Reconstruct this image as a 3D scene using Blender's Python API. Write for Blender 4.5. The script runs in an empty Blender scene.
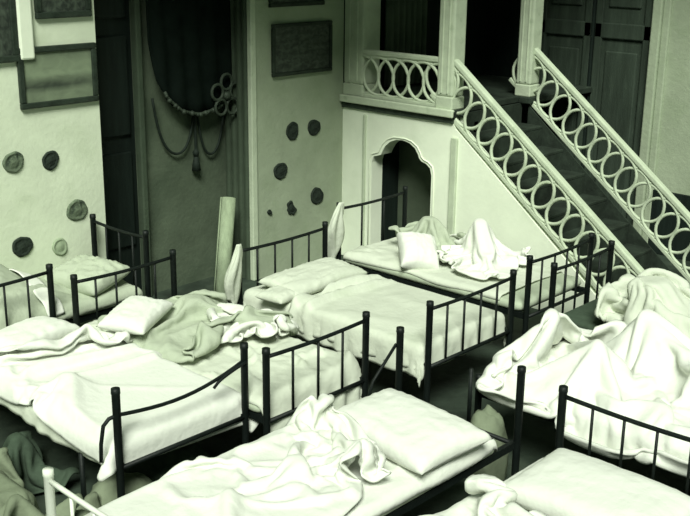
import bpy, bmesh, math, random
import numpy as np
from mathutils import Vector, Matrix, noise

SC = bpy.context.scene
COL = SC.collection
PI = math.pi

# ------------------------------------------------------------------ materials
def nodes_of(m):
    m.use_nodes = True
    nt = m.node_tree
    return nt, nt.nodes, nt.links, nt.nodes['Principled BSDF']

def mat(name, col, rough=0.8, var=0.15, scale=6.0, bump=0.0, bscale=60.0, spec=0.2, dirt=None, metal=0.0, stretch=None):
    """colour with soft mottling, an optional stain colour and a fine bump"""
    m = bpy.data.materials.new(name)
    nt, N, L, P = nodes_of(m)
    P.inputs['Roughness'].default_value = rough
    P.inputs['Specular IOR Level'].default_value = spec
    P.inputs['Metallic'].default_value = metal
    tc = N.new('ShaderNodeTexCoord')
    src = tc.outputs['Object']
    if stretch:
        mp = N.new('ShaderNodeMapping'); mp.inputs['Scale'].default_value = stretch
        L.new(src, mp.inputs['Vector']); src = mp.outputs['Vector']
    nz = N.new('ShaderNodeTexNoise'); nz.inputs['Scale'].default_value = scale
    nz.inputs['Detail'].default_value = 6; nz.inputs['Roughness'].default_value = 0.6
    L.new(src, nz.inputs['Vector'])
    rp = N.new('ShaderNodeValToRGB')
    e = rp.color_ramp.elements
    lo = [max(0, c * (1 - var)) for c in col]; hi = [min(1, c * (1 + var)) for c in col]
    e[0].position = 0.3; e[0].color = (*lo, 1); e[1].position = 0.7; e[1].color = (*hi, 1)
    L.new(nz.outputs['Fac'], rp.inputs['Fac'])
    out = rp.outputs['Color']
    if dirt:
        dc, dscale, dlo, dhi = dirt
        n2 = N.new('ShaderNodeTexNoise'); n2.inputs['Scale'].default_value = dscale
        n2.inputs['Detail'].default_value = 5; L.new(src, n2.inputs['Vector'])
        r2 = N.new('ShaderNodeValToRGB'); r2.color_ramp.elements[0].position = dlo; r2.color_ramp.elements[1].position = dhi
        L.new(n2.outputs['Fac'], r2.inputs['Fac'])
        mx = N.new('ShaderNodeMix'); mx.data_type = 'RGBA'
        L.new(r2.outputs['Color'], mx.inputs[0]); L.new(out, mx.inputs[6]); mx.inputs[7].default_value = (*dc, 1)
        out = mx.outputs[2]
    L.new(out, P.inputs['Base Color'])
    if bump:
        n3 = N.new('ShaderNodeTexNoise'); n3.inputs['Scale'].default_value = bscale; n3.inputs['Detail'].default_value = 4
        L.new(src, n3.inputs['Vector'])
        b = N.new('ShaderNodeBump'); b.inputs['Strength'].default_value = bump; b.inputs['Distance'].default_value = 0.02
        L.new(n3.outputs['Fac'], b.inputs['Height']); L.new(b.outputs['Normal'], P.inputs['Normal'])
    return m

def G(v, r=0.80, b=0.70):      # a green-toned grey
    return (v * r, v, v * b)

M = {}
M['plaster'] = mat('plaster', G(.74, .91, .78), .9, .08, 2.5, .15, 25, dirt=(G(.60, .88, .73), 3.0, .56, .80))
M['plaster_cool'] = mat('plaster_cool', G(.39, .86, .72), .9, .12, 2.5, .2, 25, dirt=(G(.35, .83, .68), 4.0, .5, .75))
M['cream'] = mat('cream_plaster', G(.86, .93, .82), .85, .05, 3, .1, 20, dirt=(G(.70, .90, .78), 2.2, .58, .85))
M['jamb'] = mat('grey_moulding', G(.075, .72, .66), .7, .2, 4, .2, 40)
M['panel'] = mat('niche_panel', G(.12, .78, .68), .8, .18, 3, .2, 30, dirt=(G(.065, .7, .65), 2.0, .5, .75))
M['darkwood_and_shade'] = mat('dark_wood_and_shade', G(.016, .6, .8), .6, .3, 3, .2, 30, stretch=(6, 6, .6))  # dark wood, also a dark colour standing in for shade on some walls
M['doorwood'] = mat('door_wood', G(.052, .72, .74), .55, .3, 2.5, .25, 25, dirt=(G(.075, .75, .75), 5, .62, .8), stretch=(5, 5, .7))
M['black'] = mat('black_drape', G(.013, .65, .82), 1.0, .3, 5, spec=0)
M['iron'] = mat('black_iron', G(.008, .6, .85), .55, .3, 12, .15, 80, spec=.25)
M['whiteiron'] = mat('white_enamel', G(.80, .95, .88), .35, .05, 9, .05, 60, spec=.4)
M['paint'] = mat('balustrade_paint', G(.55, .88, .75), .6, .12, 5, .15, 50, dirt=(G(.36, .78, .64), 8, .6, .85))
M['step'] = mat('stair_wood', G(.030, .7, .72), .8, .5, 5, .3, 20)
M['floor'] = mat('floor_boards', G(.045, .7, .72), .8, .5, 3, .3, 18, dirt=(G(.085, .78, .72), 2.5, .55, .8))
M['ceil'] = mat('ceiling_paint', G(.2), .9)
M['sheet'] = mat('white_sheet', G(.75, .97, .91), .95, .03, 4, .25, 22, spec=.05, dirt=(G(.64, .95, .87), 3.5, .6, .9))
M['sheet2'] = mat('cream_sheet', G(.62, .94, .84), .95, .06, 4, .3, 20, spec=.05, dirt=(G(.50, .90, .78), 3.5, .55, .85))
M['blanket'] = mat('pale_blanket', G(.48, .90, .78), .95, .08, 5, .35, 24, spec=.05, dirt=(G(.38, .87, .74), 4, .5, .8))
M['bundle'] = mat('olive_cloth', G(.22, .85, .68), .95, .2, 6, .4, 20, spec=.05)
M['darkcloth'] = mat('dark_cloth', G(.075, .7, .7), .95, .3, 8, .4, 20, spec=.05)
M['mattress'] = mat('mattress_ticking', G(.50, .88, .76), .95, .08, 6, .2, 30, spec=.05)
M['plaque'] = mat('dark_clay', G(.030, .7, .75), .8, .5, 22, .6, 45)
M['plaque_pale'] = mat('weathered_clay', G(.17, .78, .66), .85, .5, 20, .5, 40, dirt=(G(.05, .7, .7), 18, .48, .62))
M['plaque_faint'] = mat('pale_clay', G(.37, .82, .68), .9, .1, 20, .2, 40)
M['frame'] = mat('picture_frame', G(.035, .7, .72), .5, .4, 15, .3, 60)
M['mat_roll'] = mat('reed_mat', G(.36, .82, .66), .9, .2, 3, .3, 40, stretch=(8, 8, 1))
M['ring'] = mat('ornament_metal', G(.055, .75, .72), .5, .3, 10)
M['chain'] = mat('garland_cord', G(.022, .65, .75), .7, .3, 30)

def picture_mat(name, dark, light, scale, lo, hi, horizon=None):
    m = bpy.data.materials.new(name); nt, N, L, P = nodes_of(m)
    P.inputs['Roughness'].default_value = .6
    tc = N.new('ShaderNodeTexCoord')
    nz = N.new('ShaderNodeTexNoise'); nz.inputs['Scale'].default_value = scale; nz.inputs['Detail'].default_value = 8
    nz.inputs['Distortion'].default_value = .6
    L.new(tc.outputs['Generated'], nz.inputs['Vector'])
    rp = N.new('ShaderNodeValToRGB'); e = rp.color_ramp.elements
    e[0].position = lo; e[0].color = (*dark, 1); e[1].position = hi; e[1].color = (*light, 1)
    fac = nz.outputs['Fac']
    if horizon:   # a pale sky and a pale foreground, dark hills between
        sp = N.new('ShaderNodeSeparateXYZ'); L.new(tc.outputs['Generated'], sp.inputs[0])
        hr = N.new('ShaderNodeValToRGB'); he = hr.color_ramp.elements
        he[0].position = 0; he[0].color = (.45, .45, .45, 1); he[1].position = 1; he[1].color = (.35, .35, .35, 1)
        for p, v in ((.18, .42), (.3, .05), (.42, .22), (.55, .6), (.8, .5)):
            k = he.new(p); k.color = (v, v, v, 1)
        L.new(sp.outputs['Z'], hr.inputs['Fac'])
        mx = N.new('ShaderNodeMath'); mx.operation = 'ADD'
        ms = N.new('ShaderNodeMath'); ms.operation = 'MULTIPLY'; ms.inputs[1].default_value = .6
        L.new(nz.outputs['Fac'], ms.inputs[0]); L.new(ms.outputs[0], mx.inputs[0]); L.new(hr.outputs['Color'], mx.inputs[1])
        fac = mx.outputs[0]
    L.new(fac, rp.inputs['Fac']); L.new(rp.outputs['Color'], P.inputs['Base Color'])
    return m
M['pic_land'] = picture_mat('landscape_canvas', G(.05, .75, .7), G(.27, .8, .65), 5, .3, .95, True)
M['pic_dark'] = picture_mat('dark_canvas', G(.022, .7, .75), G(.085, .75, .72), 11, .38, .68)

# ------------------------------------------------------------------ mesh helpers
ORIG = {}
def obj(name, bm, m, parent=None, smooth=False, bevel=0.0):
    """link ONE mesh, its vertices given in room coordinates"""
    bmesh.ops.recalc_face_normals(bm, faces=bm.faces)
    off = ORIG.get(parent.name, Vector()) if parent else None
    if parent is None:                         # origin at the base
        xs = [v.co for v in bm.verts]
        off = Vector(((min(c.x for c in xs) + max(c.x for c in xs)) / 2, (min(c.y for c in xs) + max(c.y for c in xs)) / 2, min(c.z for c in xs)))
    bmesh.ops.translate(bm, verts=bm.verts, vec=-off)
    me = bpy.data.meshes.new(name); bm.to_mesh(me); bm.free()
    if smooth:
        for p in me.polygons: p.use_smooth = True
    o = bpy.data.objects.new(name, me); COL.objects.link(o)
    if isinstance(m, str): m = M[m]
    me.materials.append(m)
    if parent is None: o.location = off
    else: o.parent = parent
    ORIG[o.name] = off.copy()
    if parent is not None: ORIG[o.name] = off.copy()
    if bevel:
        b = o.modifiers.new('bevel', 'BEVEL'); b.width = bevel; b.segments = 2; b.limit_method = 'ANGLE'
    return o

def thing(name, label, cat, loc, group=None):
    o = bpy.data.objects.new(name, None); COL.objects.link(o)
    o.empty_display_size = .1
    o.location = loc; ORIG[o.name] = Vector(loc)
    return tag(o, label, cat, group)

def tag(o, label, cat, group=None):
    o['label'] = label; o['category'] = cat
    if group: o['group'] = group
    return o

def struct(name, bm, m, parent=None, **k):
    o = obj(name, bm, m, parent, **k)
    if parent is None: o['kind'] = 'structure'
    return o

def box(bm, x0, x1, y0, y1, z0, z1):
    vs = [bm.verts.new((x, y, z)) for z in (z0, z1) for y in (y0, y1) for x in (x0, x1)]
    for f in ((0, 2, 3, 1), (4, 5, 7, 6), (0, 1, 5, 4), (2, 6, 7, 3), (0, 4, 6, 2), (1, 3, 7, 5)):
        bm.faces.new([vs[i] for i in f])
    return bm

def nb(): return bmesh.new()
def Box(*a): return box(nb(), *a)

def tube(bm, pts, r, seg=10, closed=False, r_end=None):
    """round tube along a polyline"""
    pts = [Vector(p) for p in pts]; n = len(pts)
    rings = []; up = None
    for i, p in enumerate(pts):
        if closed: t = (pts[(i + 1) % n] - pts[i - 1])
        else: t = pts[min(i + 1, n - 1)] - pts[max(i - 1, 0)]
        t.normalize()
        if up is None:
            up = Vector((0, 0, 1)) if abs(t.z) < .9 else Vector((1, 0, 0))
        a = t.cross(up); a.normalize(); b = a.cross(t); b.normalize(); up = b
        rr = r if r_end is None else r + (r_end - r) * i / (n - 1)
        if not isinstance(r, (int, float)): rr = r[i]
        rings.append([bm.verts.new(p + (a * math.cos(k * 2 * PI / seg) + b * math.sin(k * 2 * PI / seg)) * rr) for k in range(seg)])
    m = n if closed else n - 1
    for i in range(m):
        A = rings[i]; B = rings[(i + 1) % n]
        for k in range(seg):
            bm.faces.new((A[k], A[(k + 1) % seg], B[(k + 1) % seg], B[k]))
    if not closed:
        bm.faces.new(rings[0][::-1]); bm.faces.new(rings[-1])
    return bm
def Tube(pts, r, **k): return tube(nb(), pts, r, **k)

def prism(bm, outline, axis, a0, a1):
    """extrude a 2-D outline along an axis: X -> outline is (y,z), Y -> (x,z), Z -> (x,y)"""
    def P(u, v, a):
        return {'X': (a, u, v), 'Y': (u, a, v), 'Z': (u, v, a)}[axis]
    A = [bm.verts.new(P(u, v, a0)) for u, v in outline]; B = [bm.verts.new(P(u, v, a1)) for u, v in outline]
    bm.faces.new(A); bm.faces.new(B[::-1])
    n = len(A)
    for i in range(n): bm.faces.new((A[i], B[i], B[(i + 1) % n], A[(i + 1) % n]))
    return bm
def Prism(*a): return prism(nb(), *a)

def nz3(x, y, z): return noise.noise(Vector((x, y, z)))

# ------------------------------------------------------------------ the room
FL = 0.0
YW = 7.25      # picture wall
XW = 7.8       # stair and balcony wall
XF = 10.2      # far wall with the doors
struct('floor', Box(-1.2, XF + .2, -1.2, 8.2, -.12, 0), 'floor')
struct('shade_ceiling', Prism([(2.4, 8.2), (3.5, 6.5), (5.9, 4.9), (9.0, 4.9), (9.6, -1.2), (XF + .2, -1.2), (XF + .2, 8.2)], 'Z', 4.3, 4.42), 'ceil')  # unseen partial ceiling, its outline cut to shade the upper walls
bm = nb(); box(bm, -1.2, 4.93, YW, YW + .75, 0, 4.3)
struct('wall_back', bm, 'plaster')
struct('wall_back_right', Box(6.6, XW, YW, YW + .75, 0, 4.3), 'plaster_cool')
# recess between the two wall panels
struct('wall_recess', Box(5.56, 6.6, 7.62, 8.0, 0, 4.3), 'panel')
d = struct('door_1', Box(4.93, 5.56, 7.66, 7.74, 0, 4.3), 'darkwood_and_shade')
bm = nb()
for z in (.5, 1.5, 2.5): box(bm, 5.0, 5.5, 7.63, 7.665, z, z + .85)
struct('door_panel', bm, 'darkwood_and_shade', d, bevel=.01)
bm = nb()                                           # reeded jamb on the right of the recess
for k in range(4): tube(bm, [(6.575, 7.32 + .085 * k, 0), (6.575, 7.32 + .085 * k, 4.3)], .035, seg=10)
box(bm, 6.585, 6.6, YW + .01, 7.62, 0, 4.3)
struct('trim_1', bm, 'jamb', smooth=False)
struct('trim_2', Box(6.555, 6.62, YW - .02, YW + .035, 0, 4.3), 'paint', bevel=.008)
struct('trim_3', Box(5.54, 5.60, 7.55, 7.63, 0, 4.3), 'jamb', bevel=.012)
struct('trim_4', Box(4.24, 4.36, YW - .045, YW, 2.27, 4.3), 'cream', bevel=.015)

# stair wall with the arched opening, and the triangle below the stair
SL = .78
RT = 2.13      # top of the rail where it meets the column
Y0 = 5.88
def railz(y): return RT - SL * (Y0 - y)
arch = [(6.85, 1.04), (6.83, 1.10), (6.78, 1.115), (6.735, 1.13), (6.715, 1.17), (6.68, 1.225), (6.62, 1.275), (6.54, 1.305), (6.46, 1.31),
        (6.38, 1.295), (6.31, 1.255), (6.27, 1.20), (6.255, 1.165), (6.225, 1.14), (6.17, 1.125), (6.12, 1.09), (6.10, 1.02)]
out = [(YW, 0), (YW, 1.58), (Y0, 1.58)]
ys = [Y0, 3.95]
out += [(Y0 - .04, railz(Y0 - .04) - .60), (Y0 - (RT - .62) / SL, 0.0)]
out += [(6.10, 0)] + arch[::-1] + [(6.85, 0)]
struct('wall_stair', Prism(out, 'X', XW, XW + .16), 'cream')
bm = nb(); tube(bm, [(XW - .004, y + (.03 if y > 6.47 else -.03), z + .02) for y, z in [(6.85, .0)] + arch + [(6.10, 0)]], .006, seg=8)
struct('trim_5', bm, 'cream', smooth=True)
bm = nb(); box(bm, XW - .025, XW + .01, 6.93, 6.96, 0, 1.5); box(bm, XW - .03, XW + .01, 5.80, 5.87, 0, 1.42)
struct('trim_6', bm, 'paint', bevel=.008)
# niche inside the arch
bm = nb(); box(bm, 8.24, 8.30, 5.95, 7.0, 0, 1.5)
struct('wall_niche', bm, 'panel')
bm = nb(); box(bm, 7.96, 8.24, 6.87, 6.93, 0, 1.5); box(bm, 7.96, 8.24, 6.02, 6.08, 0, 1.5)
struct('wall_niche_side', bm, 'darkwood_and_shade')  # reveals coloured dark to stand for the shade inside the arch
# balcony deck, with a moulded front edge
bm = nb(); box(bm, XW - .05, XF, 5.975, YW, 1.60, 1.665); box(bm, XW - .05, XW + .165, 5.84, 5.975, 1.60, 1.665); box(bm, 9.0, XF, 5.84, 5.975, 1.60, 1.665)
struct('floor_balcony', bm, 'step', bevel=.01)
bm = nb(); box(bm, XW - .025, XW + .1, 5.86, YW, 1.545, 1.60)
struct('trim_7', bm, 'doorwood', bevel=.008)
struct('trim_10', Box(XW - .06, XW - .02, 5.84, YW, 1.603, 1.675), 'paint', bevel=.01)
# room behind the balcony, its back wall coloured dark for the shade there
struct('wall_balcony', Box(XW + .3, XF, YW - .0, YW + .7, 0, 4.3), 'darkwood_and_shade')
struct('wall_far_left', Box(XF, XF + .2, 6.68, 8.2, 0, 4.3), 'darkwood_and_shade')
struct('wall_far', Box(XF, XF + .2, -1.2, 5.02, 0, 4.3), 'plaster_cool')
bm = nb(); box(bm, XF - .03, XF + .2, 5.02, 5.10, 0, 4.3); box(bm, XF - .06, XF + .2, 5.10, 5.20, 0, 4.3)
struct('trim_8', bm, 'plaster_cool', bevel=.012)
bm = nb(); box(bm, XF - .05, XF + .2, 6.58, 6.70, 0, 4.3)
struct('trim_9', bm, 'doorwood', bevel=.012)
# big double door
d = struct('door_2', Box(XF + .03, XF + .10, 5.20, 6.58, 0, 4.3), 'doorwood')
for a, b in ((5.22, 5.87), (5.91, 6.56)):
    bm = nb()
    for z0, z1 in ((0, .15), (2.18, 2.34), (4.1, 4.3)): box(bm, XF, XF + .035, a, b, z0, z1)
    box(bm, XF, XF + .035, a, a + .09, 0, 4.3); box(bm, XF, XF + .035, b - .09, b, 0, 4.3)
    struct('door_frame', bm, 'doorwood', d, bevel=.012)
    bm = nb()
    box(bm, XF + .01, XF + .035, a + .14, b - .14, .3, 2.05); box(bm, XF + .01, XF + .035, a + .14, b - .14, 2.5, 3.95)
    struct('door_panel', bm, 'doorwood', d, bevel=.02)
bm = nb(); box(bm, XF - .012, XF + .03, 5.875, 5.905, 0, 4.3)
struct('door_astragal', bm, 'darkwood_and_shade', d, bevel=.006)

struct('trim_11', Box(XF - .03, XF, -1.2, 5.02, 0, .68), 'darkwood_and_shade', bevel=.006)
# columns
def column(x, y, w, z0, label):
    t = thing('wooden_column', label, 'column', (x + w / 2, y + w / 2, z0))
    obj('shaft', Box(x, x + w, y, y + w, z0 + .12, 4.3), 'paint', t, bevel=.018)
    obj('base', Box(x - .006, x + w + .006, y - .006, y + w + .006, z0, z0 + .12), 'paint', t, bevel=.012)
    bm = nb()
    for k in (.3, .7): tube(bm, [(x - .002, y + w * k, z0 + .15), (x - .002, y + w * k, 4.28)], .010, seg=6)
    obj('reeding', bm, 'paint', t)
column(XW - .02, 5.88, .18, 1.665, 'pale square wooden column where the balcony rail meets the stair')
column(9.02, 5.86, .17, 1.665, 'pale wooden column at the head of the far stair balustrade')
column(XW, 6.99, .255, 1.665, 'broad pale pilaster in the corner at the left end of the balcony')
# half-drawn grey hanging seen in the dark balcony
bm = nb(); NX = 40
vs = [[bm.verts.new((8.32 + .62 * i / NX, 7.14 + .035 * math.sin(i * 1.1), z)) for z in (1.70, 2.5, 4.2)] for i in range(NX + 1)]
for i in range(NX):
    for k in range(2): bm.faces.new((vs[i][k], vs[i + 1][k], vs[i + 1][k + 1], vs[i][k + 1]))
o = obj('curtain', bm, M['panel'], smooth=True); tag(o, 'grey pleated curtain hanging in the dark balcony', 'curtain')
o.modifiers.new('solid', 'SOLIDIFY').thickness = .01

# balustrades: interlaced oval rings between two rails
def balustrade(label, x, ya, za, yb, zb, h, s0, n, step, group, cap=.036, a=.19):
    """top rail runs from (ya,za) to (yb,zb) in the plane x; h = drop from rail top to the foot of the lower rail, square to the rail"""
    A = Vector((x, ya, za)); B = Vector((x, yb, zb)); d = (B - A); Ltot = d.length; d.normalize()
    nrm = Vector((0, d.z, -d.y));
    if nrm.z > 0: nrm = -nrm
    t = thing('balustrade', label, 'balustrade', A + nrm * h, group)
    def slab(n0, n1, hw, s_a=0.0, s_b=None):
        s_b = Ltot if s_b is None else s_b
        bm = nb(); v = []
        for sx in (-1, 1):
            for s, q in ((s_a, n0), (s_b, n0), (s_b, n1), (s_a, n1)):
                p = A + d * s + nrm * q; v.append(bm.verts.new((x + sx * hw, p.y, p.z)))
        bm.faces.new(v[:4]); bm.faces.new(v[4:][::-1])
        for i in range(4): bm.faces.new((v[i], v[i + 4], v[(i + 1) % 4 + 4], v[(i + 1) % 4]))
        return bm
    obj('handrail', slab(0, .05, cap), 'paint', t, bevel=.012)
    obj('upper_fillet', slab(.05, .062, .022), 'paint', t)
    obj('lower_rail', slab(h - .04, h, .03), 'paint', t, bevel=.008)
    b = (h - .10) / 2; mid = .061 + b
    for k in range(n):
        c = A + d * (s0 + k * step) + nrm * mid + Vector((-.012, 0, 0))
        pts = []
        for q in range(28):
            w = q * 2 * PI / 28
            pts.append(c + d * (a * math.cos(w)) + nrm * (b * math.sin(w)) + Vector((.011 * (1 if math.sin(2 * w + .8) > 0 else -1) * .3, 0, 0)))
        o = obj('ring', Tube(pts, .0155, seg=8, closed=True), 'paint', t, smooth=True)
    for k in range(n - 1):
        for q in (.07, h - .048):
            bm = nb(); bmesh.ops.create_icosphere(bm, subdivisions=1, radius=.02, matrix=Matrix.Translation(A + d * (s0 + (k + .5) * step) + nrm * q + Vector((-.012, 0, 0))))
            obj('stud', bm, 'paint', t, smooth=True)
    return t
G1 = 'ring-lattice balustrades'
balustrade('pale balcony balustrade of interlaced rings above the arched opening', XW + .03, 6.99, 2.13, 6.06, 2.13, .465, .0, 6, .186, G1)
e1 = 3.55
balustrade('near stair balustrade of interlaced rings, rising from the beds to the balcony column', XW + .03, Y0, RT, e1, railz(e1), .455, .0, 15, .195, G1)
e2 = 3.3
balustrade('far stair balustrade of interlaced rings, in front of the dark double door', 9.1, Y0, RT + .03, e2, railz(e2) + .03, .455, .13, 16, .195, G1)

# the stair between the two balustrades
st = thing('staircase', 'dark wooden staircase climbing between the two ring-lattice balustrades', 'staircase', (8.5, 4.6, 0))
nst = 8; rise = 1.6 / nst; run = rise / SL
for k in range(nst):
    y1 = Y0 + .09 - k * run; z1 = 1.6 - k * rise
    obj('step', Box(XW + .17, 9.04, y1 - run - .02, y1, z1 - rise - .03, z1 - rise) if k < nst - 1 else Box(XW + .17, 9.04, y1 - run, y1, 0.002, .03), 'step', st, bevel=.006)
    obj('riser', Box(XW + .17, 9.04, y1 - .02, y1, z1 - rise, z1 - .031 if k else z1 - .001), 'step', st)
obj('stringer', Prism([(Y0, railz(Y0) - .55), (Y0 - .0, 1.59 - .40), (4.35, 0), (3.94, 0)], 'X', 9.045, 9.06), 'step', st)

# ------------------------------------------------------------------ things on the walls
def picture(label, x0, x1, z0, z1, canvas, fw=.05, cat='picture'):
    t = thing('framed_picture', label, cat, ((x0 + x1) / 2, YW, z0), 'pictures on the back wall')
    y = YW - .035
    for nm, a in (('frame_rail', (x0, x1, z0, z0 + fw)), ('frame_rail', (x0, x1, z1 - fw, z1)), ('frame_stile', (x0, x0 + fw, z0 + fw, z1 - fw)), ('frame_stile', (x1 - fw, x1, z0 + fw, z1 - fw))):
        obj(nm, Box(a[0], a[1], y, YW, a[2], a[3]), 'frame', t, bevel=.008)
    obj('canvas', Box(x0 + fw, x1 - fw, YW - .018, YW, z0 + fw, z1 - fw), canvas, t)
picture('framed pale landscape picture left of the dark recess', 4.22, 4.91, 1.90, 2.36, 'pic_land', .045)
picture('dark picture hanging directly above the landscape', 4.40, 4.89, 2.56, 3.1, 'pic_dark')
picture('dark picture at the far upper left edge', 3.75, 4.235, 2.26, 3.0, 'pic_dark')
picture('dark rectangular picture on the wall right of the recess', 6.82, 7.61, 1.92, 2.40, 'pic_dark', .035)
picture('upper dark picture close above the other one right of the recess', 6.79, 7.50, 2.55, 3.05, 'pic_dark', .04)

def disc(label, x, z, r, m, seed, rough=.12, cat='plaque', ring=False):
    t = nb(); n = 26; R = random.Random(seed)
    ph = [R.uniform(0, 6.28) for _ in range(3)]
    prof = [(1.0, 0), (1.0, .008), (.86, .018), (.74, .010), (.55, .011), (.3, .018), (0, .020)]
    rows = []
    for pr, h in prof:
        row = []
        for k in range(n):
            w = k * 2 * PI / n
            rr = r * pr * (1 + rough * (.5 * math.sin(2 * w + ph[0]) + .3 * math.sin(3 * w + ph[1]) + .2 * math.sin(7 * w + ph[2])))
            row.append(t.verts.new((x + rr * math.cos(w), YW - h, z + rr * math.sin(w))))
        rows.append(row)
        if pr == 0: break
    for A, B in zip(rows, rows[1:]):
        for k in range(n): t.faces.new((A[k], A[(k + 1) % n], B[(k + 1) % n], B[k]))
    t.faces.new(rows[0][::-1])
    bmesh.ops.remove_doubles(t, verts=t.verts, dist=1e-5)
    o = obj('wall_plaque', t, m, smooth=True)
    tag(o, label, cat, 'round plaques on the back wall'); return o
disc('mottled pale round plaque at the left edge, below the landscape picture', 4.13, 1.51, .085, 'plaque_pale', 1)
disc('small dark round plaque below the landscape picture', 4.45, 1.48, .075, 'plaque', 2)
disc('greyish round plaque on the left wall beside the iron bedpost', 4.66, 1.04, .092, 'plaque_pale', 3)
disc('dark round plaque lowest on the left wall, above the pale bedding', 4.15, .84, .085, 'plaque', 4)
disc('faint pale round plaque beside the lowest dark plaque', 4.48, .77, .07, 'plaque_faint', 5)
disc('dark round plaque, left of the top pair under the right picture', 7.09, 1.385, .085, 'plaque', 6)
disc('dark round plaque, right of the top pair under the right picture', 7.385, 1.385, .083, 'plaque', 7)
disc('dark round plaque below the top pair, nearest the recess', 6.93, 1.02, .085, 'plaque', 8)
disc('dark round plaque low on the wall next to the balcony corner', 7.43, .69, .088, 'plaque', 9)
disc('small ragged dark plaque low between the other plaques', 7.07, .625, .062, 'plaque', 10, .5)
disc('tiny dark spot-like plaque low beside the recess edge', 6.78, .64, .026, 'plaque', 11, .3)

# black drape, garlands, tassel and rosette in the recess
bm = nb(); NX = 60; NZ = 20
def dbot(x):
    k = [(5.62, 2.30), (5.70, 1.95), (5.80, 1.78), (5.95, 1.66), (6.15, 1.61), (6.35, 1.64), (6.47, 1.72), (6.54, 1.85)]
    for (a, za), (b, zb) in zip(k, k[1:]):
        if a <= x <= b: return za + (zb - za) * (x - a) / (b - a)
    return k[-1][1]
vs = []
for i in range(NX + 1):
    x = 5.62 + .92 * i / NX; zb = dbot(x)
    vs.append([bm.verts.new((x, 7.50 + .012 * math.sin(i * .5 + .2 * j) * (1 - .5 * j / NZ), zb + (4.25 - zb) * j / NZ)) for j in range(NZ + 1)])
for i in range(NX):
    for j in range(NZ): bm.faces.new((vs[i][j], vs[i + 1][j], vs[i + 1][j + 1], vs[i][j + 1]))
o = obj('drape', bm, 'black', smooth=True); tag(o, 'black swagged drape filling the top of the recess', 'curtain')
o.modifiers.new('solid', 'SOLIDIFY').thickness = .012
bm = nb()
for i in range(24):
    x = 5.78 + .031 * i; bmesh.ops.create_icosphere(bm, subdivisions=1, radius=.02 + .008 * math.sin(i * 2.3), matrix=Matrix.Translation((x, 7.475, dbot(x) + .01)))
tube(bm, [(x, 7.475, dbot(x) + .015) for x in np.linspace(5.76, 6.51, 30)], .014, seg=6)
obj('knotted_fringe', bm, 'ring', o, smooth=True)
def swag(xa, za, xb, zb, dip, label):
    pts = []
    for i in range(25):
        t = i / 24; pts.append((xa + (xb - xa) * (t - .06 * math.sin(2 * PI * t)), 7.575, za + (zb - za) * t - dip * 4 * t * (1 - t)))
    o = obj('garland', Tube(pts, .012, seg=8), 'chain', smooth=True); tag(o, label, 'garland', 'dark garlands in the recess')
swag(5.70, 1.80, 6.15, 1.60, .42, 'dark hanging garland loop left of the tassel')
swag(6.20, 1.60, 6.52, 1.68, .42, 'dark hanging garland loop right of the tassel')
t = thing('tassel', 'dark tassel hanging between the two garland loops', 'tassel', (6.17, 7.575, 1.10))
obj('cord', Tube([(6.17, 7.575, 1.62), (6.17, 7.575, 1.27)], .014), 'chain', t)
obj('knot', Tube([(6.17, 7.575, 1.29), (6.17, 7.575, 1.26), (6.17, 7.575, 1.22)], [.014, .034, .02]), 'chain', t, smooth=True)
obj('fringe', Tube([(6.17, 7.575, 1.22), (6.17, 7.575, 1.16), (6.17, 7.575, 1.09)], [.02, .034, .044]), 'chain', t, smooth=True)
t = thing('rosette', 'grey rosette of five open rings at the right side of the recess', 'ornament', (6.43, 7.45, 1.58))
for k in range(5):
    w = k * 2 * PI / 5 + .3; c = (6.43 + .115 * math.cos(w), 1.77 + .125 * math.sin(w))
    obj('ring', Tube([(c[0] + .066 * math.cos(q * 2 * PI / 20), 7.43, c[1] + .07 * math.sin(q * 2 * PI / 20)) for q in range(20)], .014, seg=8, closed=True), 'ring', t, smooth=True)
bm = nb(); bmesh.ops.create_icosphere(bm, subdivisions=2, radius=.042, matrix=Matrix.Translation((6.43, 7.43, 1.77)))
obj('boss', bm, 'ring', t, smooth=True)

# ------------------------------------------------------------------ beds
BG = 'iron beds of the dormitory'
ZT = .53       # top of the mattresses
def post(bm, x, y, h, r=.023):
    tube(bm, [(x, y, 0), (x, y, .03), (x, y, h - .035), (x, y, h - .03), (x, y, h)], [r * .9, r * .9, r, r * 1.12, r * 1.05], seg=12)
    return bm
def rounded_slab(x0, x1, y0, y1, z0, z1, r=.05, seed=0):
    bm = nb(); nx = max(8, int((x1 - x0) / .06)); ny = max(8, int((y1 - y0) / .06))
    ring = []
    def row(inset, z):
        P = []
        a0, a1, b0, b1 = x0 + inset, x1 - inset, y0 + inset, y1 - inset; c = .06
        for (cx, cy, s) in ((a1 - c, b1 - c, 0), (a0 + c, b1 - c, 1), (a0 + c, b0 + c, 2), (a1 - c, b0 + c, 3)):
            for q in range(6):
                w = (s + q / 5) * PI / 2; P.append(bm.verts.new((cx + c * math.cos(w), cy + c * math.sin(w), z)))
        return P
    rows = [row(r, z0)]
    for q in range(1, 5):
        w = q / 5 * PI / 2; rows.append(row(r * (1 - math.sin(w)), z0 + r * (1 - math.cos(w))))
    rows.append(row(0, (z0 + z1) / 2))
    for q in range(4, 0, -1):
        w = q / 5 * PI / 2; rows.append(row(r * (1 - math.sin(w)), z1 - r * (1 - math.cos(w))))
    rows.append(row(r, z1))
    for A, B in zip(rows, rows[1:]):
        n = len(A)
        for k in range(n): bm.faces.new((A[k], A[(k + 1) % n], B[(k + 1) % n], B[k]))
    bm.faces.new(rows[0][::-1]); bm.faces.new(rows[-1])
    return bm

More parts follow.
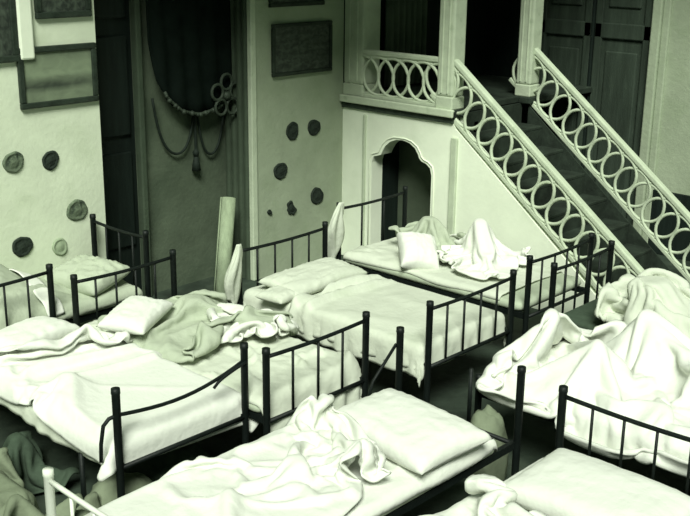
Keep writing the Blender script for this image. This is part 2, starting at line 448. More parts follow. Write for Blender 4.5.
def bed(label, axis, lo, hi, c0, c1, head=1, hh=.98, hf=.90, bars=(4, 4), style='plain', fmat='iron', hmat='iron', mmat='mattress', mend=.045, toprail=(True, True)):
    """axis: the way the bed lies; lo/hi its two ends along that axis, c0/c1 its two sides"""
    def W(u, v, z): return (u, v, z) if axis == 'X' else (v, u, z)
    cx, cy, _ = W((lo + hi) / 2, (c0 + c1) / 2, 0)
    t = thing('iron_bed', label, 'bed', (cx, cy, 0), BG)
    for end, u, h, nb_, m, top in ((0, lo, hf, bars[0], fmat, toprail[0]), (1, hi, hh, bars[1], hmat, toprail[1])):
        nm = 'footboard' if end == 0 else 'headboard'
        for v in (c0, c1):
            p = W(u, v, 0); obj('post', post(nb(), p[0], p[1], h), m, t, smooth=True)
        zr = h - .055
        # lower cross rail
        r = obj(nm + '_rail', tube(nb(), [W(u, c0, .43), W(u, c1, .43)], .014), m, t, smooth=True)
        if not top: continue
        if style == 'hoop' and end == 0:
            pts = [W(u + .02, c0 - .10, .50), W(u + .02, c0 - .095, .60), W(u + .02, c0 - .075, .70), W(u + .01, c0 - .045, .735), W(u, c0, .745)]
            for q in range(1, 13):
                f = q / 12; pts.append(W(u, c0 + (c1 - c0) * f, .745 - .045 * math.sin(f * PI) + .05 * f ** 3))
            obj('footboard_hoop', Tube(pts, .011, seg=8), m, t, smooth=True)
            pts = [W(u - .02, c0 + (c1 - c0) * f, .70 + .09 * ((f - .72) / .28) ** .6) for f in np.linspace(.72, 1.0, 8)]
            obj('footboard_hoop', Tube(pts, .009, seg=8), m, t, smooth=True)
            continue
        obj(nm + '_rail', tube(nb(), [W(u, c0 + (c1 - c0) * f, zr - .012 * math.sin(f * PI)) for f in np.linspace(0, 1, 9)], .0125), m, t, smooth=True)
        for k in range(nb_):
            v = c0 + (c1 - c0) * (k + 1) / (nb_ + 1)
            obj('bar', tube(nb(), [W(u, v, .43), W(u, v, zr - .01)], .0085, seg=8), m, t, smooth=True)
    for v in (c0 + .015, c1 - .015):
        a = W(lo, v - .015, .415); b = W(hi, v + .015, .455)
        obj('side_rail', Box(min(a[0], b[0]), max(a[0], b[0]), min(a[1], b[1]), max(a[1], b[1]), .41, .455), 'iron', t)
    a = W(lo + .05, c0 + .045, 0); b = W(hi - .05, c1 - .045, 0)
    bm = nb(); n = 7
    for k in range(n):
        u = lo + (hi - lo) * (k + .5) / n; p = W(u - .03, c0 + .03, 0); q = W(u + .03, c1 - .03, 0)
        box(bm, min(p[0], q[0]), max(p[0], q[0]), min(p[1], q[1]), max(p[1], q[1]), .425, .445)
    obj('bed_slats', bm, 'iron', t)
    p = W(lo + .045, c0 - .015, 0); q = W(hi - mend, c1 + .015, 0)
    obj('mattress', rounded_slab(p[0], q[0], p[1], q[1], .456, ZT, .035), mmat, t, smooth=True)
    return (min(p[0], q[0]), max(p[0], q[0]), min(p[1], q[1]), max(p[1], q[1]))

# ---- cloth: a sheet laid over a mattress, with folds as ridges and heaps
def seg_dist(X, Y, pts):
    D = np.full(X.shape, 1e9); T = np.zeros(X.shape); n = len(pts) - 1
    for i, ((ax, ay), (bx, by)) in enumerate(zip(pts, pts[1:])):
        dx, dy = bx - ax, by - ay; l2 = dx * dx + dy * dy + 1e-12
        t = np.clip(((X - ax) * dx + (Y - ay) * dy) / l2, 0, 1)
        d = np.hypot(X - ax - t * dx, Y - ay - t * dy)
        T = np.where(d < D, (i + t) / n, T); D = np.minimum(D, d)
    return D, T

def rand_ridges(seed, n, rect, ang, spread, ln, h, w):
    R = random.Random(seed); L = []
    for _ in range(n):
        x = R.uniform(rect[0], rect[1]); y = R.uniform(rect[2], rect[3]); a = ang + R.gauss(0, spread); l = ln * R.uniform(.5, 1.3)
        pts = [(x, y)]
        for k in range(3):
            x += math.cos(a) * l / 3; y += math.sin(a) * l / 3; a += R.gauss(0, .28); pts.append((x, y))
        L.append((pts, h * R.uniform(.5, 1.3), w * R.uniform(.7, 1.4), 's'))
    return L

def cloth(name, label, cat, rect, mt, m, ridges=(), mounds=(), wr=.008, ws=7.0, wa=0.0, wst=1.0, seed=0, edge=.03, step=.02, lift=.012, group=None,
          thick=.010, wave=.02, r=.045, zt=.53, zmin=.04, parent=None):
    x0, x1, y0, y1 = rect; nx = max(6, int((x1 - x0) / step)); ny = max(6, int((y1 - y0) / step))
    S = np.linspace(0, 1, nx + 1); T = np.linspace(0, 1, ny + 1)
    X, Y = np.meshgrid(x0 + (x1 - x0) * S, y0 + (y1 - y0) * T, indexing='ij')
    sx = np.abs(2 * S - 1)[:, None]; sy = np.abs(2 * T - 1)[None, :]
    EX = np.zeros_like(X); EY = np.zeros_like(X); WN = np.zeros_like(X); SO = np.zeros_like(X)
    ca, sa = math.cos(wa), math.sin(wa)
    for i in range(nx + 1):
        for j in range(ny + 1):
            x, y = X[i, j], Y[i, j]
            EX[i, j] = nz3(x * .7 + seed, y * 3.2, 3.1 + seed); EY[i, j] = nz3(x * 3.2, y * .7 + seed, 7.7 + seed)
            u = (x * ca + y * sa) / wst; v = -x * sa + y * ca
            q = nz3(u * 2.3, v * 2.3, seed + 5.5) * .35
            a = 1 - abs(nz3(u * ws + q * 3, v * ws + q * 2, seed)); b = 1 - abs(nz3(u * ws * 2.1 + q, v * ws * 2.1 - q, seed + 9))
            WN[i, j] = .75 * a ** 3 + .35 * b ** 3
            SO[i, j] = nz3(x * 1.7, y * 1.7, seed + 20)
    X = X + EX * edge * sx ** 2; Y = Y + EY * edge * sy ** 2
    H = wr * WN * (.75 + .8 * SO) + .008 * (SO + .5)
    for rd in ridges:
        pts, h, w, prof = rd
        D, tt = seg_dist(X, Y, pts)
        taper = np.clip(np.minimum(tt, 1 - tt) * 5 + .35, 0, 1)
        if prof == 's': H = H + h * taper * np.clip(1 - D / w, 0, 1) ** 1.6
        elif prof == 'r': H = H + h * taper * np.exp(-(D / w) ** 2)
        elif prof == 'v': H = H - h * taper * np.exp(-(D / w) ** 2)
    for (mx, my, ra, rb, ang, h, pw) in mounds:
        c, s = math.cos(ang), math.sin(ang)
        u = ((X - mx) * c + (Y - my) * s) / ra; v = (-(X - mx) * s + (Y - my) * c) / rb
        H = H + h * np.clip(1 - (u * u + v * v) ** (pw / 2), 0, None) ** 1.0 if pw > 2 else H + h * np.exp(-(u * u + v * v))
    H = np.maximum(H, 0)
    ins = .045
    CX = np.clip(X, mt[0] + ins, mt[1] - ins); CY = np.clip(Y, mt[2] + ins, mt[3] - ins)
    ex = X - CX; ey = Y - CY; d = np.hypot(ex, ey); dd = np.where(d > 1e-9, d, 1)
    ang = np.clip(d / r, 0, PI / 2); ov = np.clip(d - r * PI / 2, 0, None)
    along = X * np.abs(ey) / dd + Y * np.abs(ex) / dd
    wv = wave * np.clip(ov / .12, 0, 1) * (.5 + .5 * np.sin(along * 31 + 2.2 * np.sin(along * 7 + seed) + seed))
    outw = r * np.sin(ang) + ov * .04 + wv + np.where(ov > 0, H * .35, 0)
    hf = np.where(d > 0, np.clip(1 - d / (r * 2.2), 0, 1), 1)
    Z = zt + lift + H * hf - r * (1 - np.cos(ang)) - ov
    PX = CX + ex / dd * outw; PY = CY + ey / dd * outw
    Z = np.maximum(Z, zmin)
    bm = nb()
    V = [[bm.verts.new((PX[i, j], PY[i, j], Z[i, j])) for j in range(ny + 1)] for i in range(nx + 1)]
    for i in range(nx):
        for j in range(ny): bm.faces.new((V[i][j], V[i + 1][j], V[i + 1][j + 1], V[i][j + 1]))
    o = obj(name, bm, m, parent, smooth=True)
    md = o.modifiers.new('thickness', 'SOLIDIFY'); md.thickness = thick; md.offset = 0
    if parent is None: tag(o, label, cat, group)
    return o

def pillow(label, cx, cy, z, lx, ly, h, rz=0, tilt=(0, 0), m='sheet', seed=0, group='bed pillows', dent=.0, wr=.012):
    """a soft cushion with pinched corners; z = its underside"""
    bm = nb(); n = 30
    def pt(i, j, s):
        u = -1 + 2 * i / n; v = -1 + 2 * j / n
        e = (1 - abs(u) ** 2.6) * (1 - abs(v) ** 2.6)
        k = 1 - .07 * (1 - abs(v)) ** 0 * (abs(u) ** 4) * (1 - v * v) ; q = 1 - .07 * (abs(v) ** 4) * (1 - u * u)
        x = u * lx / 2 * k; y = v * ly / 2 * q
        th = h / 2 * max(0, e) ** .42
        if s > 0:
            th *= 1 + .12 * nz3(u * 1.5 + seed, v * 1.5, seed) ; th -= dent * math.exp(-((u - .1) ** 2 + v * v) / .25)
            w = 1 - abs(nz3(u * 3 + seed, v * 4.5, seed + 3)); th += wr * w ** 3 * max(0, e) ** .3 * (.3 + max(abs(u), abs(v)))
        else: th *= .9
        return Vector((x, y, h * .45 + s * th))
    top = [[bm.verts.new(pt(i, j, 1)) for j in range(n + 1)] for i in range(n + 1)]
    bot = [[(top[i][j] if i in (0, n) or j in (0, n) else bm.verts.new(pt(i, j, -1))) for j in range(n + 1)] for i in range(n + 1)]
    for i in range(n):
        for j in range(n):
            bm.faces.new((top[i][j], top[i + 1][j], top[i + 1][j + 1], top[i][j + 1]))
            f = (bot[i][j], bot[i][j + 1], bot[i + 1][j + 1], bot[i + 1][j])
            try: bm.faces.new(f)
            except ValueError: pass
    mtx = Matrix.Translation((cx, cy, z)) @ Matrix.Rotation(rz, 4, 'Z') @ Matrix.Rotation(tilt[0], 4, 'X') @ Matrix.Rotation(tilt[1], 4, 'Y')
    bmesh.ops.transform(bm, matrix=mtx, verts=bm.verts)
    o = obj('pillow', bm, m, smooth=True)
    return tag(o, label, 'pillow', group)

def bundle(name, label, cat, cx, cy, z, rx, ry, h, m, seed, group=None, fold=.16, sub=4, lean=(0, 0)):
    """crumpled cloth heaped up: a rounded lump with creased folds and a flat foot"""
    bm = nb(); bmesh.ops.create_icosphere(bm, subdivisions=sub, radius=1)
    for v in bm.verts:
        p = v.co.copy(); n = p.normalized()
        q = nz3(p.x * 1.2 + seed, p.y * 1.2, p.z * 1.2)
        f = 1 - abs(nz3(p.x * 1.7 + q + seed, p.y * 1.7 - q, p.z * 1.0 + seed)); g = 1 - abs(nz3(p.x * 3.7 + seed, p.y * 3.7, p.z * 2.2 - seed))
        s = 1 + fold * (f ** 4 * 1.6 - .6) + fold * .45 * g ** 4 + .22 * q
        zz = n.z * s
        if zz < -.35: zz = -.35 + (zz + .35) * .12
        v.co = Vector((cx + n.x * s * rx + lean[0] * zz, cy + n.y * s * ry + lean[1] * zz, z + (zz + .43) / 1.45 * h))
    zm = min(v.co.z for v in bm.verts)
    for v in bm.verts: v.co.z += z - zm
    return tag(obj(name, bm, m, smooth=True), label, cat, group)

SG = 'bed sheets'; KG = 'blankets on the beds'

def thrown(name, label, cat, rest, mt, m, pins=(), fill=(), top=None, frames=58, move=32, step=.035, bend=.4, stiff=18, seed=0, group=None, thick=.010, jitter=.012, turn={}):
    """a cloth let fall on the mattress while some of its points are pulled along: gravity makes the folds"""
    x0, x1, y0, y1 = rest; nx = int((x1 - x0) / step); ny = int((y1 - y0) / step); z0 = (top or ZT) + .07
    base = np.array([(x0 + (x1 - x0) * i / nx, y0 + (y1 - y0) * j / ny, z0) for i in range(nx + 1) for j in range(ny + 1)])
    for v in base: v[2] += jitter * nz3(v[0] * 6 + seed, v[1] * 6, seed)
    F = [(i * (ny + 1) + j, (i + 1) * (ny + 1) + j, (i + 1) * (ny + 1) + j + 1, i * (ny + 1) + j + 1) for i in range(nx) for j in range(ny)]
    me = bpy.data.meshes.new(name); me.from_pydata([tuple(v) for v in base], [], F)
    c = bpy.data.objects.new(name + '_sim', me); COL.objects.link(c)
    vg = c.vertex_groups.new(name='held'); c.shape_key_add(name='Basis'); k = c.shape_key_add(name='moved')
    for (px, py), dv, rad in pins:
        dist = np.hypot(base[:, 0] - px, base[:, 1] - py)
        for i in np.where(dist <= max(rad, step * .75))[0]:
            vg.add([int(i)], 1.0, 'REPLACE'); k.data[int(i)].co = Vector(base[i] + np.array(dv))
    k.value = 0; k.keyframe_insert('value', frame=1); k.value = 1; k.keyframe_insert('value', frame=move)
    tmp = [c]
    for (a0, a1, b0, b1, c0, c1) in [(mt[0], mt[1], mt[2], mt[3], .40, (top or ZT) + .012) if mt else (x0 - 1, x1 + 1, y0 - 1, y1 + 1, -.3, .012)] + list(fill):
        q = nb(); box(q, a0, a1, b0, b1, c0, c1)
        if (a0, b0) in turn: bmesh.ops.rotate(q, verts=q.verts, cent=((a0 + a1) / 2, (b0 + b1) / 2, c0), matrix=Matrix.Rotation(turn[(a0, b0)], 3, 'Z'))
        bmesh.ops.recalc_face_normals(q, faces=q.faces)
        bmesh.ops.bevel(q, geom=q.edges[:], offset=min(.045, (c1 - c0) * .35), segments=3, affect='EDGES')
        m2 = bpy.data.meshes.new('block'); q.to_mesh(m2); q.free(); q = bpy.data.objects.new('block', m2); COL.objects.link(q)
        q.modifiers.new('col', 'COLLISION'); q.collision.thickness_outer = .01; q.collision.cloth_friction = 30; tmp.append(q)
    md = c.modifiers.new('cloth', 'CLOTH'); st = md.settings
    st.quality = 5; st.mass = .25; st.tension_stiffness = stiff; st.compression_stiffness = stiff; st.shear_stiffness = stiff * .4; st.bending_stiffness = bend
    st.air_damping = 2; st.tension_damping = 8; st.compression_damping = 8; st.shear_damping = 6
    if pins: st.vertex_group_mass = 'held'
    cs = md.collision_settings; cs.use_self_collision = True; cs.self_distance_min = .01; cs.distance_min = .01; cs.collision_quality = 3
    md.point_cache.frame_start = 1; md.point_cache.frame_end = frames
    for f in range(1, frames + 1): SC.frame_set(f)
    ev = c.evaluated_get(bpy.context.evaluated_depsgraph_get())
    P = [v.co.copy() for v in ev.data.vertices]
    for q in tmp: bpy.data.objects.remove(q)
    SC.frame_set(1)
    bm = nb(); V = [bm.verts.new((p.x, p.y, max(p.z, .03))) for p in P]
    for f in F: bm.faces.new([V[i] for i in f])
    o = obj(name, bm, m, smooth=True)
    a = o.modifiers.new('smooth', 'SUBSURF'); a.levels = 1; a.render_levels = 1
    b = o.modifiers.new('thickness', 'SOLIDIFY'); b.thickness = thick; b.offset = 0
    return tag(o, label, cat, group)

# bed 1, left, with the bent hoop at its foot
m1 = bed('iron bed at left with a bent pipe hoop across its foot', 'Y', 4.38, 6.44, 2.98, 3.885, hh=.93, bars=(0, 4), style='hoop')
obj('leg', tube(nb(), [(2.95, 4.70, 0), (2.95, 4.70, .42)], .016), 'iron', bpy.data.objects['iron_bed'], smooth=True)
cloth('sheet', 'white under-sheet hanging over the side of the left bed', 'sheet', (2.86, 3.98, 4.34, 6.2), m1, 'sheet2',
      rand_ridges(3, 22, (2.9, 3.5, 4.8, 6.0), 1.9, .5, .45, .02, .06), wr=.008, seed=1.3, group=SG, wave=.02)
thrown('top_sheet', 'bright white top sheet thrown over the left bed, rumpled at its head', 'sheet', (2.82, 4.10, 4.26, 6.30), m1, 'sheet',
       [((2.85, 6.25), (.12, -.42, .02), .05), ((3.5, 6.25), (-.05, -.62, .05), .06), ((4.0, 6.25), (-.26, -.78, .03), .06), ((3.15, 5.2), (.05, -.02, .05), .05)], top=.56, seed=2.2, group=SG)
pillow('limp white pillow at the head of the left bed', 3.42, 5.98, .565, .62, .36, .15, .2, m='sheet', seed=4)
# bed 2
m2 = bed('iron bed second from left, behind its three-bar footboard', 'Y', 4.23, 6.19, 3.92, 4.79, hh=.90, hf=.90, bars=(3, 4))
cloth('sheet', 'white under-sheet hanging over the foot of the bed second from left', 'sheet', (3.90, 4.95, 4.00, 6.1), m2, 'sheet2',
      rand_ridges(5, 26, (3.95, 4.85, 4.15, 5.1), 1.2, .9, .3, .03, .05), wr=.020, ws=9, seed=5.1, group=SG, wave=.035)
thrown('blanket', 'grey-green blanket rumpled over the bed second from left', 'blanket', (3.80, 5.00, 4.55, 6.05), m2, 'blanket',
       [((3.85, 4.6), (.14, .42, .02), .05), ((4.4, 4.6), (.0, .52, .09), .06), ((4.95, 4.6), (-.12, .40, .05), .05), ((4.5, 5.55), (.0, .05, .10), .08), ((4.0, 6.0), (.1, -.1, .0), .04), ((4.9, 6.0), (-.12, -.25, .03), .05)],
       top=.57, bend=.8, seed=6.4, group=KG, thick=.014)
pillow('white pillow lying askew on the bed second from left', 4.03, 5.63, .66, .52, .34, .13, .5, (0.05, -.06), seed=6)
thrown('crumpled_sheet', 'white ruffled sheet heaped on the right side of the bed second from left', 'sheet', (4.15, 5.15, 4.62, 5.65), m2, 'sheet',
       [((4.2, 4.7), (.24, .28, -.04), .04), ((5.1, 4.65), (-.40, .26, -.06), .05), ((5.1, 5.6), (-.42, -.34, .0), .05), ((4.2, 5.6), (.22, -.34, -.02), .05), ((4.65, 5.1), (-.02, .0, .05), .06), ((4.7, 4.65), (-.05, .30, .0), .04)],
       top=.59, seed=3.3, group=SG, step=.03)
# bed 3, against the middle of the wall
m3 = bed('iron bed in the middle, its pale covers smoothly made', 'Y', 4.07, 5.95, 5.24, 6.20, hh=.90, hf=.90, bars=(4, 4))
cloth('sheet', 'cream under-sheet hanging at the sides of the smoothly made bed', 'sheet', (5.10, 6.32, 4.12, 5.92), m3, 'sheet2',
      rand_ridges(25, 8, (5.2, 6.1, 4.1, 5.8), 1.5, .4, .5, .012, .05), wr=.008, seed=8.1, group=SG)
cloth('blanket', 'pale blanket with a turned-down edge on the smoothly made bed', 'blanket', (5.02, 6.40, 3.97, 5.36), m3, 'sheet2',
      [([(5.1, 5.34), (5.5, 5.38), (6.15, 5.32)], .06, .03, 'r'), ([(5.1, 5.20), (5.5, 5.24), (6.15, 5.18)], .055, .028, 'r'), ([(5.3, 5.0), (5.5, 4.4)], .014, .08, 'r'), ([(5.9, 5.0), (5.8, 4.2)], .014, .08, 'r')],
      wr=.008, ws=4, seed=9.3, lift=.03, group=KG, edge=.03)
pillow('wide flat pillow at the head of the smoothly made bed', 5.71, 5.60, .555, .86, .42, .12, .03, (.08, 0), 'sheet2', seed=8, wr=.02)
pillow('pale pillow end poking out beneath the flat pillow', 5.30, 5.52, .545, .36, .26, .09, .1, (0, 0), 'sheet2', seed=9)
# bed 4, in the corner below the arch
m4 = bed('iron bed in the corner under the arched opening', 'Y', 4.15, 6.10, 6.53, 7.42, hh=.98, hf=.92, bars=(4, 2))
cloth('sheet', 'pale flat sheet on the bed under the arched opening', 'sheet', (6.50, 7.46, 4.40, 6.05), m4, 'sheet2',
      rand_ridges(35, 12, (6.55, 7.4, 4.5, 5.9), 1.4, .5, .5, .014, .05), wr=.010, seed=11.2, group=SG, wave=.0)
pillow('plump white pillow propped on the bed under the arched opening', 6.72, 5.40, .57, .40, .34, .22, .9, (.15, -.5), 'sheet', seed=12)
thrown('crumpled_blanket', 'grey-green blanket crumpled beside the propped pillow', 'blanket', (6.75, 7.65, 5.15, 6.0), m4, 'blanket',
       [((6.8, 5.2), (.12, .12, .02), .04), ((7.6, 5.2), (-.32, .12, .08), .05), ((7.6, 5.95), (-.36, -.15, .10), .05), ((6.8, 5.95), (.12, -.15, .12), .05), ((7.15, 5.6), (-.02, -.02, .20), .07)],
       top=.56, bend=.8, seed=5.7, group=KG, step=.03)
thrown('crumpled_sheet', 'white sheet bunched to a peak on the bed by the stair wall', 'sheet', (6.50, 7.75, 4.45, 5.60), m4, 'sheet',
       [((6.55, 4.5), (.18, .10, .0), .04), ((7.7, 4.5), (-.38, .2, .05), .05), ((7.7, 5.55), (-.40, -.25, .06), .05), ((6.55, 5.55), (.25, -.35, .03), .05), ((7.2, 5.05), (-.02, .03, .27), .06), ((6.9, 4.8), (.02, .0, .08), .05)],
       top=.56, seed=7.7, group=SG, step=.03)
# bed 5, front centre, pillow to the right
m5 = bed('nearest bed at front centre with a white-painted footboard', 'X', 2.26, 4.71, 3.00, 3.88, hh=.91, hf=.89, bars=(4, 3), fmat='whiteiron', mend=.20, toprail=(True, False))
obj('bar', tube(nb(), [(4.71, 3.34, .43), (4.71, 3.34, .80)], .013), 'iron', bpy.data.objects['iron_bed.004'], smooth=True)
obj('brace', tube(nb(), [(4.70, 3.90, .80), (4.52, 3.925, .60), (4.46, 3.925, .46)], .010), 'iron', bpy.data.objects['iron_bed.004'], smooth=True)
cloth('sheet', 'white under-sheet along the edge of the bed at front centre', 'sheet', (2.25, 4.53, 2.95, 3.93), m5, 'sheet',
      rand_ridges(55, 10, (2.6, 4.5, 2.9, 3.2), .1, .3, .5, .014, .05), wr=.006, seed=15.2, group=SG, wave=0)
thrown('blanket', 'crumpled white blanket on the bed at front centre', 'blanket', (2.34, 4.40, 2.88, 4.06), m5, 'sheet',
       [((4.35, 2.92), (-.68, .18, .0), .05), ((4.35, 3.3), (-.56, .02, .02), .05), ((4.35, 3.7), (-.42, -.02, .04), .05), ((4.30, 3.98), (-.40, -.26, .13), .05),
        ((3.5, 3.4), (-.14, .02, .07), .06), ((3.2, 3.95), (-.1, -.12, .02), .05), ((3.0, 3.4), (-.05, .05, .05), .05)],
       top=.56, seed=16.2, group=KG, fill=[(3.98, 4.46, 2.95, 3.75, .54, .72)])
pillow('big plump white pillow on the bed at front centre', 4.11, 3.33, .55, .54, .82, .18, -.12, (0, -.06), 'sheet', seed=15, wr=.014)
# bed 6, front right corner
m6 = bed('iron bed cut off at the front right, below a thin barred headboard', 'X', 2.3, 4.66, 1.78, 2.70, hh=.90, hf=.85, bars=(4, 4))
cloth('sheet', 'white sheet on the bed at the front right corner', 'sheet', (2.3, 4.50, 1.74, 2.74), m6, 'sheet',
      rand_ridges(75, 10, (2.6, 4.0, 1.9, 2.7), .1, .6, .5, .02, .05), wr=.008, seed=17.2, group=SG, wave=0)
thrown('blanket', 'crumpled white blanket pushed below the pillow at the front right', 'blanket', (2.5, 4.45, 1.60, 2.95), m6, 'sheet',
       [((4.4, 2.9), (-.62, -.30, .10), .06), ((4.4, 2.3), (-.70, .0, .05), .05), ((4.4, 1.65), (-.6, .2, .04), .05), ((3.5, 2.6), (-.1, -.08, .08), .05), ((2.55, 2.9), (.05, -.2, 0), .04), ((2.55, 1.65), (.05, .15, 0), .04)],
       top=.56, seed=18.2, group=KG, fill=[(3.90, 4.4, 1.8, 2.6, .54, .70)])
pillow('smooth white pillow on the bed at the front right corner', 4.14, 2.15, .565, .56, .86, .19, -.03, (0, -.05), 'sheet', seed=18, wr=.008)
# bed 7, right, under a heap of bedding
m7 = bed('low iron bed at right under a heap of white bedding', 'Y', 1.5, 3.58, 5.14, 6.05, hh=.56, hf=.56, bars=(0, 0), toprail=(False, False))
thrown('quilt', 'thick white quilt thrown in deep folds over the right bed', 'quilt', (4.70, 6.75, 1.10, 4.15), m7, 'sheet',
       [((4.75, 4.05), (0.400, -0.620, -0.04), 0.05), ((5.55, 4.12), (0.100, -0.730, 0.3), 0.05), ((6.05, 4.1), (-0.100, -0.750, 0.02), 0.05), ((6.7, 4.05), (-0.520, -0.820, 0.12), 0.05), ((4.72, 3.2), (0.390, -0.220, -0.1), 0.05), ((5.45, 3.2), (0.030, -0.220, 0.26), 0.04), ((5.8, 3.05), (-0.110, -0.170, -0.02), 0.06), ((6.2, 3.0), (-0.190, -0.070, 0.32), 0.05), ((6.75, 3.0), (-0.500, -0.170, 0.0), 0.05), ((4.72, 2.4), (0.370, -0.020, -0.12), 0.05), ((5.25, 2.5), (0.060, -0.070, 0.06), 0.04), ((5.55, 2.4), (-0.040, 0.030, -0.02), 0.05), ((5.9, 2.3), (-0.190, 0.080, 0.24), 0.05), ((6.3, 2.3), (-0.350, -0.070, 0.0), 0.05), ((6.7, 2.2), (-0.520, -0.070, 0.2), 0.05), ((5.3, 1.8), (0.060, 0.080, 0.14), 0.04), ((5.7, 1.7), (-0.070, 0.030, 0.0), 0.05), ((6.1, 1.6), (-0.220, 0.080, 0.22), 0.04), ((4.75, 1.6), (0.360, 0.030, -0.12), 0.05)],
       bend=.7, seed=19.4, group=KG, thick=.018, step=.036)
# bed 9 beyond it
m9 = bed('iron bed at far right beside the foot of the stair', 'Y', 1.9, 3.92, 6.50, 7.33, hh=.92, hf=.8, bars=(2, 4), mmat='darkcloth')  # dark mattress colour stands in for the shadow around the bed's head
thrown('quilt', 'pale quilt heaped into a rounded pile on the bed by the foot of the stair', 'quilt', (6.10, 7.70, 1.75, 3.92), m9, 'sheet2',
       [((6.15, 3.85), (0.330, -0.360, 0.02), 0.05), ((6.5, 3.9), (0.100, -0.360, 0.2), 0.06), ((6.95, 3.9), (-0.070, -0.360, 0.22), 0.07), ((7.6, 3.85), (-0.370, -0.360, 0.0), 0.05), ((6.15, 3.1), (0.250, 0.040, -0.04), 0.05), ((6.75, 3.2), (-0.050, 0.040, 0.3), 0.12), ((7.6, 3.1), (-0.420, 0.040, 0.02), 0.05), ((6.75, 2.75), (-0.070, 0.170, 0.02), 0.05), ((6.15, 2.3), (0.250, 0.240, -0.05), 0.05), ((6.8, 2.35), (-0.040, 0.240, 0.28), 0.1), ((7.6, 2.2), (-0.370, 0.240, 0.0), 0.05), ((6.3, 1.8), (0.180, 0.290, 0.0), 0.05), ((7.4, 1.8), (-0.220, 0.290, 0.0), 0.05)],
       fill=[(6.55, 6.95, 2.95, 3.30, .52, .74)], bend=1.0, seed=20.4, group=KG, thick=.02, step=.038)
# bed 10, behind the headboards, under the left wall
m10 = bed('iron bed pushed along the left wall behind the other headboards', 'X', 2.7, 4.76, 6.48, 7.18, hh=1.0, hf=.9, bars=(3, 3))
cloth('blanket', 'pale blanket heaped on the bed along the left wall', 'blanket', (2.7, 4.72, 6.43, 7.2), m10, 'blanket',
      rand_ridges(99, 12, (2.9, 4.6, 6.4, 7.1), .2, .3, .6, .03, .06), [(3.45, 6.9, .55, .32, 0, .34, 2)], wr=.012, seed=22.4, group=KG)
cloth('folded_sheet', 'narrow white sheet strip folded across the bed along the left wall', 'sheet', (3.86, 4.0, 6.43, 7.16), m10, 'sheet', (), [(3.45, 6.9, .55, .32, 0, .34, 2)], wr=.006, seed=23.4, lift=.06, group=SG, step=.014)
pillow('textured grey-green pillow beyond the second headboard', 4.44, 6.80, .56, .44, .56, .18, .2, (0, -.2), 'blanket', seed=24, wr=.03)

# cloths hung on bedposts, rolled mat
def hanging(label, x, y, z1, z0, w, seed, lean):
    bm = nb(); n = 24; k = 30; rows = []
    for j in range(k + 1):
        f = j / k; z = z1 + (z0 - z1) * f; ww = w * (.25 + .75 * math.sin(min(1, f * 1.8) * PI / 2)) * (1 - .45 * f ** 3)
        row = []
        for i in range(n):
            a = i * 2 * PI / n
            rr = 1 + .35 * math.sin(3 * a + f * 3 + seed) + .22 * math.sin(5 * a - f * 4 + seed)
            row.append(bm.verts.new((x + ww * .5 * rr * math.cos(a) - lean * f + .015 * math.sin(f * 7 + seed), y + ww * .35 * rr * math.sin(a) + lean * f, z + .04 * math.sin(a * 2 + seed) * f)))
        rows.append(row)
    for A, B in zip(rows, rows[1:]):
        for i in range(n): bm.faces.new((A[i], A[(i + 1) % n], B[(i + 1) % n], B[i]))
    bm.faces.new(rows[0][::-1]); bm.faces.new(rows[-1])
    tag(obj('hanging_towel', bm, 'sheet2', smooth=True), label, 'towel', 'white cloths hung on bedposts')
hanging('white cloth hung on the bedpost in front of the rolled mat', 5.19, 5.90, .92, .44, .125, .7, .05)
hanging('white cloth hung on the bedpost of the corner bed', 6.48, 6.04, 1.0, .50, .15, 2.1, .06)
bm = nb(); pts = []
for q in range(90):
    w = q * .28; rr = .022 + .00062 * q; pts.append((rr * math.cos(w), rr * math.sin(w)))
o_ = [(rr * math.cos(w), rr * math.sin(w)) for rr, w in [(.0, 0)]]
tip, ft = Vector((6.34, 7.33, .84)), Vector((6.05, 7.12, 0.02))
d = (tip - ft).normalized(); a = d.cross(Vector((0, 1, 0))).normalized(); b = d.cross(a)
lo = [bm.verts.new(ft + a * u + b * v) for u, v in pts]; hi = [bm.verts.new(tip + a * u + b * v) for u, v in pts]
for k in range(len(pts) - 1): bm.faces.new((lo[k], lo[k + 1], hi[k + 1], hi[k]))
o = obj('rolled_mat', bm, 'mat_roll', smooth=True); o.modifiers.new('solid', 'SOLIDIFY').thickness = .004
tag(o, 'pale rolled-up mat leaning upright in the recess', 'mat')

# heaps on the floor
CG = 'cloth bundles on the floor'
thrown('cloth_bundle', 'tall olive cloth heap at the lower left edge', 'bundle', (1.70, 2.95, 4.15, 5.40), None, 'bundle',
       [((1.75, 4.2), (.18, .2, -.2), .05), ((2.9, 4.2), (-.2, .2, -.2), .05), ((2.9, 5.35), (-.2, -.2, -.2), .05), ((1.75, 5.35), (.2, -.2, -.2), .05), ((2.4, 4.3), (0, .15, -.1), .04)],
       fill=[(2.12, 2.55, 4.52, 5.0, 0, .40)], top=.5, bend=1, seed=2.5, group=CG)
thrown('cloth_bundle', 'olive cloth heap on the floor behind the white footboard', 'bundle', (2.25, 3.1, 3.95, 4.75), None, 'bundle',
       [((2.3, 4.0), (.12, .12, -.15), .05), ((3.05, 4.0), (-.15, .12, -.15), .05), ((3.05, 4.7), (-.15, -.12, -.15), .05), ((2.3, 4.7), (.12, -.12, -.15), .05)],
       fill=[(2.5, 2.82, 4.2, 4.5, 0, .22)], top=.3, bend=1, seed=4.1, group=CG)
bundle('cloth_bundle', 'round pale bundle under the foot of the left bed', 'bundle', 3.16, 4.62, 0, .20, .18, .24, 'bundle', 6.2, CG, .05)
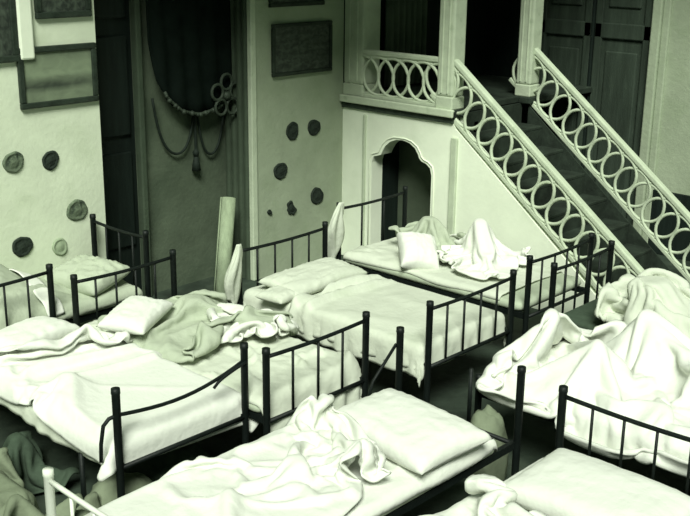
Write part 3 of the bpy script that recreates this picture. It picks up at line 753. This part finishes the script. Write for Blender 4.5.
thrown('dark_clothing', 'dark clothing heap under the side of the left bed', 'bundle', (2.5, 3.3, 4.85, 5.75), None, 'darkcloth',
       [((2.55, 4.9), (.15, .15, -.15), .05), ((3.25, 4.9), (-.15, .15, -.15), .05), ((3.25, 5.7), (-.2, -.2, -.05), .05), ((2.55, 5.7), (.2, -.12, -.15), .05), ((2.9, 5.3), (0, 0, .05), .06)],
       top=.22, bend=.8, seed=8.8, group=CG)
thrown('dark_clothing', 'dark clothes pile at the left edge beneath the hanging sheet', 'bundle', (2.35, 3.2, 5.75, 6.5), None, 'darkcloth',
       [((2.4, 5.8), (.15, .15, -.15), .05), ((3.15, 5.8), (-.15, .15, -.15), .05), ((3.15, 6.45), (-.2, -.2, -.05), .05), ((2.4, 6.45), (.2, -.12, -.15), .05), ((2.7, 6.1), (0, 0, .05), .06)],
       top=.22, bend=.8, seed=9.9, group=CG)
bundle('cloth_bundle', 'wide dark heap beneath the foot of the left bed', 'bundle', 3.62, 4.78, 0, .24, .20, .24, 'darkcloth', 12.2, CG, .12)
bundle('cloth_bundle', 'grey-green bundle on the floor behind the big plump pillow', 'bundle', 4.93, 3.36, 0, .12, .14, .46, 'bundle', 13.7, CG, .10)

# ------------------------------------------------------------------ light
w = bpy.data.worlds.new('world'); SC.world = w; w.use_nodes = True
bg = w.node_tree.nodes['Background']; bg.inputs[0].default_value = (.62, 1.0, .72, 1); bg.inputs[1].default_value = .09
def area(name, loc, target, sx, sy, power, col):
    l = bpy.data.lights.new(name, 'AREA'); l.shape = 'RECTANGLE'; l.size = sx; l.size_y = sy; l.energy = power; l.color = col
    o = bpy.data.objects.new(name, l); COL.objects.link(o); o.location = loc
    o.rotation_euler = (Vector(target) - Vector(loc)).to_track_quat('-Z', 'Y').to_euler()
sl = bpy.data.lights.new('daylight', 'SUN'); sl.energy = 5.0; sl.angle = math.radians(24); sl.color = (.95, 1.0, .88)
so = bpy.data.objects.new('daylight', sl); COL.objects.link(so)
so.rotation_euler = Vector((.52, .44, -.74)).to_track_quat('-Z', 'Y').to_euler()

# ------------------------------------------------------------------ camera
cd = bpy.data.cameras.new('camera'); cam = bpy.data.objects.new('camera', cd); COL.objects.link(cam)
cd.sensor_fit = 'HORIZONTAL'; cd.sensor_width = 36; cd.lens = 1067 / 690 * 36; cd.clip_start = .05
Rw = Matrix(((0.68063323, -0.20561713, 0.7031785), (-0.73253341, -0.20612242, 0.6487745), (0.01154171, -0.95667923, -0.29091518)))
cm = Matrix(((Rw[0][0], -Rw[0][1], -Rw[0][2]), (Rw[1][0], -Rw[1][1], -Rw[1][2]), (Rw[2][0], -Rw[2][1], -Rw[2][2]))).to_4x4()
cm.translation = (0, 0, 3.2); cam.matrix_world = cm
SC.camera = cam
vs = SC.view_settings
vs.view_transform = 'Standard'; vs.look = 'None'; vs.gamma = 1; vs.use_curve_mapping = False; vs.exposure = 0.02
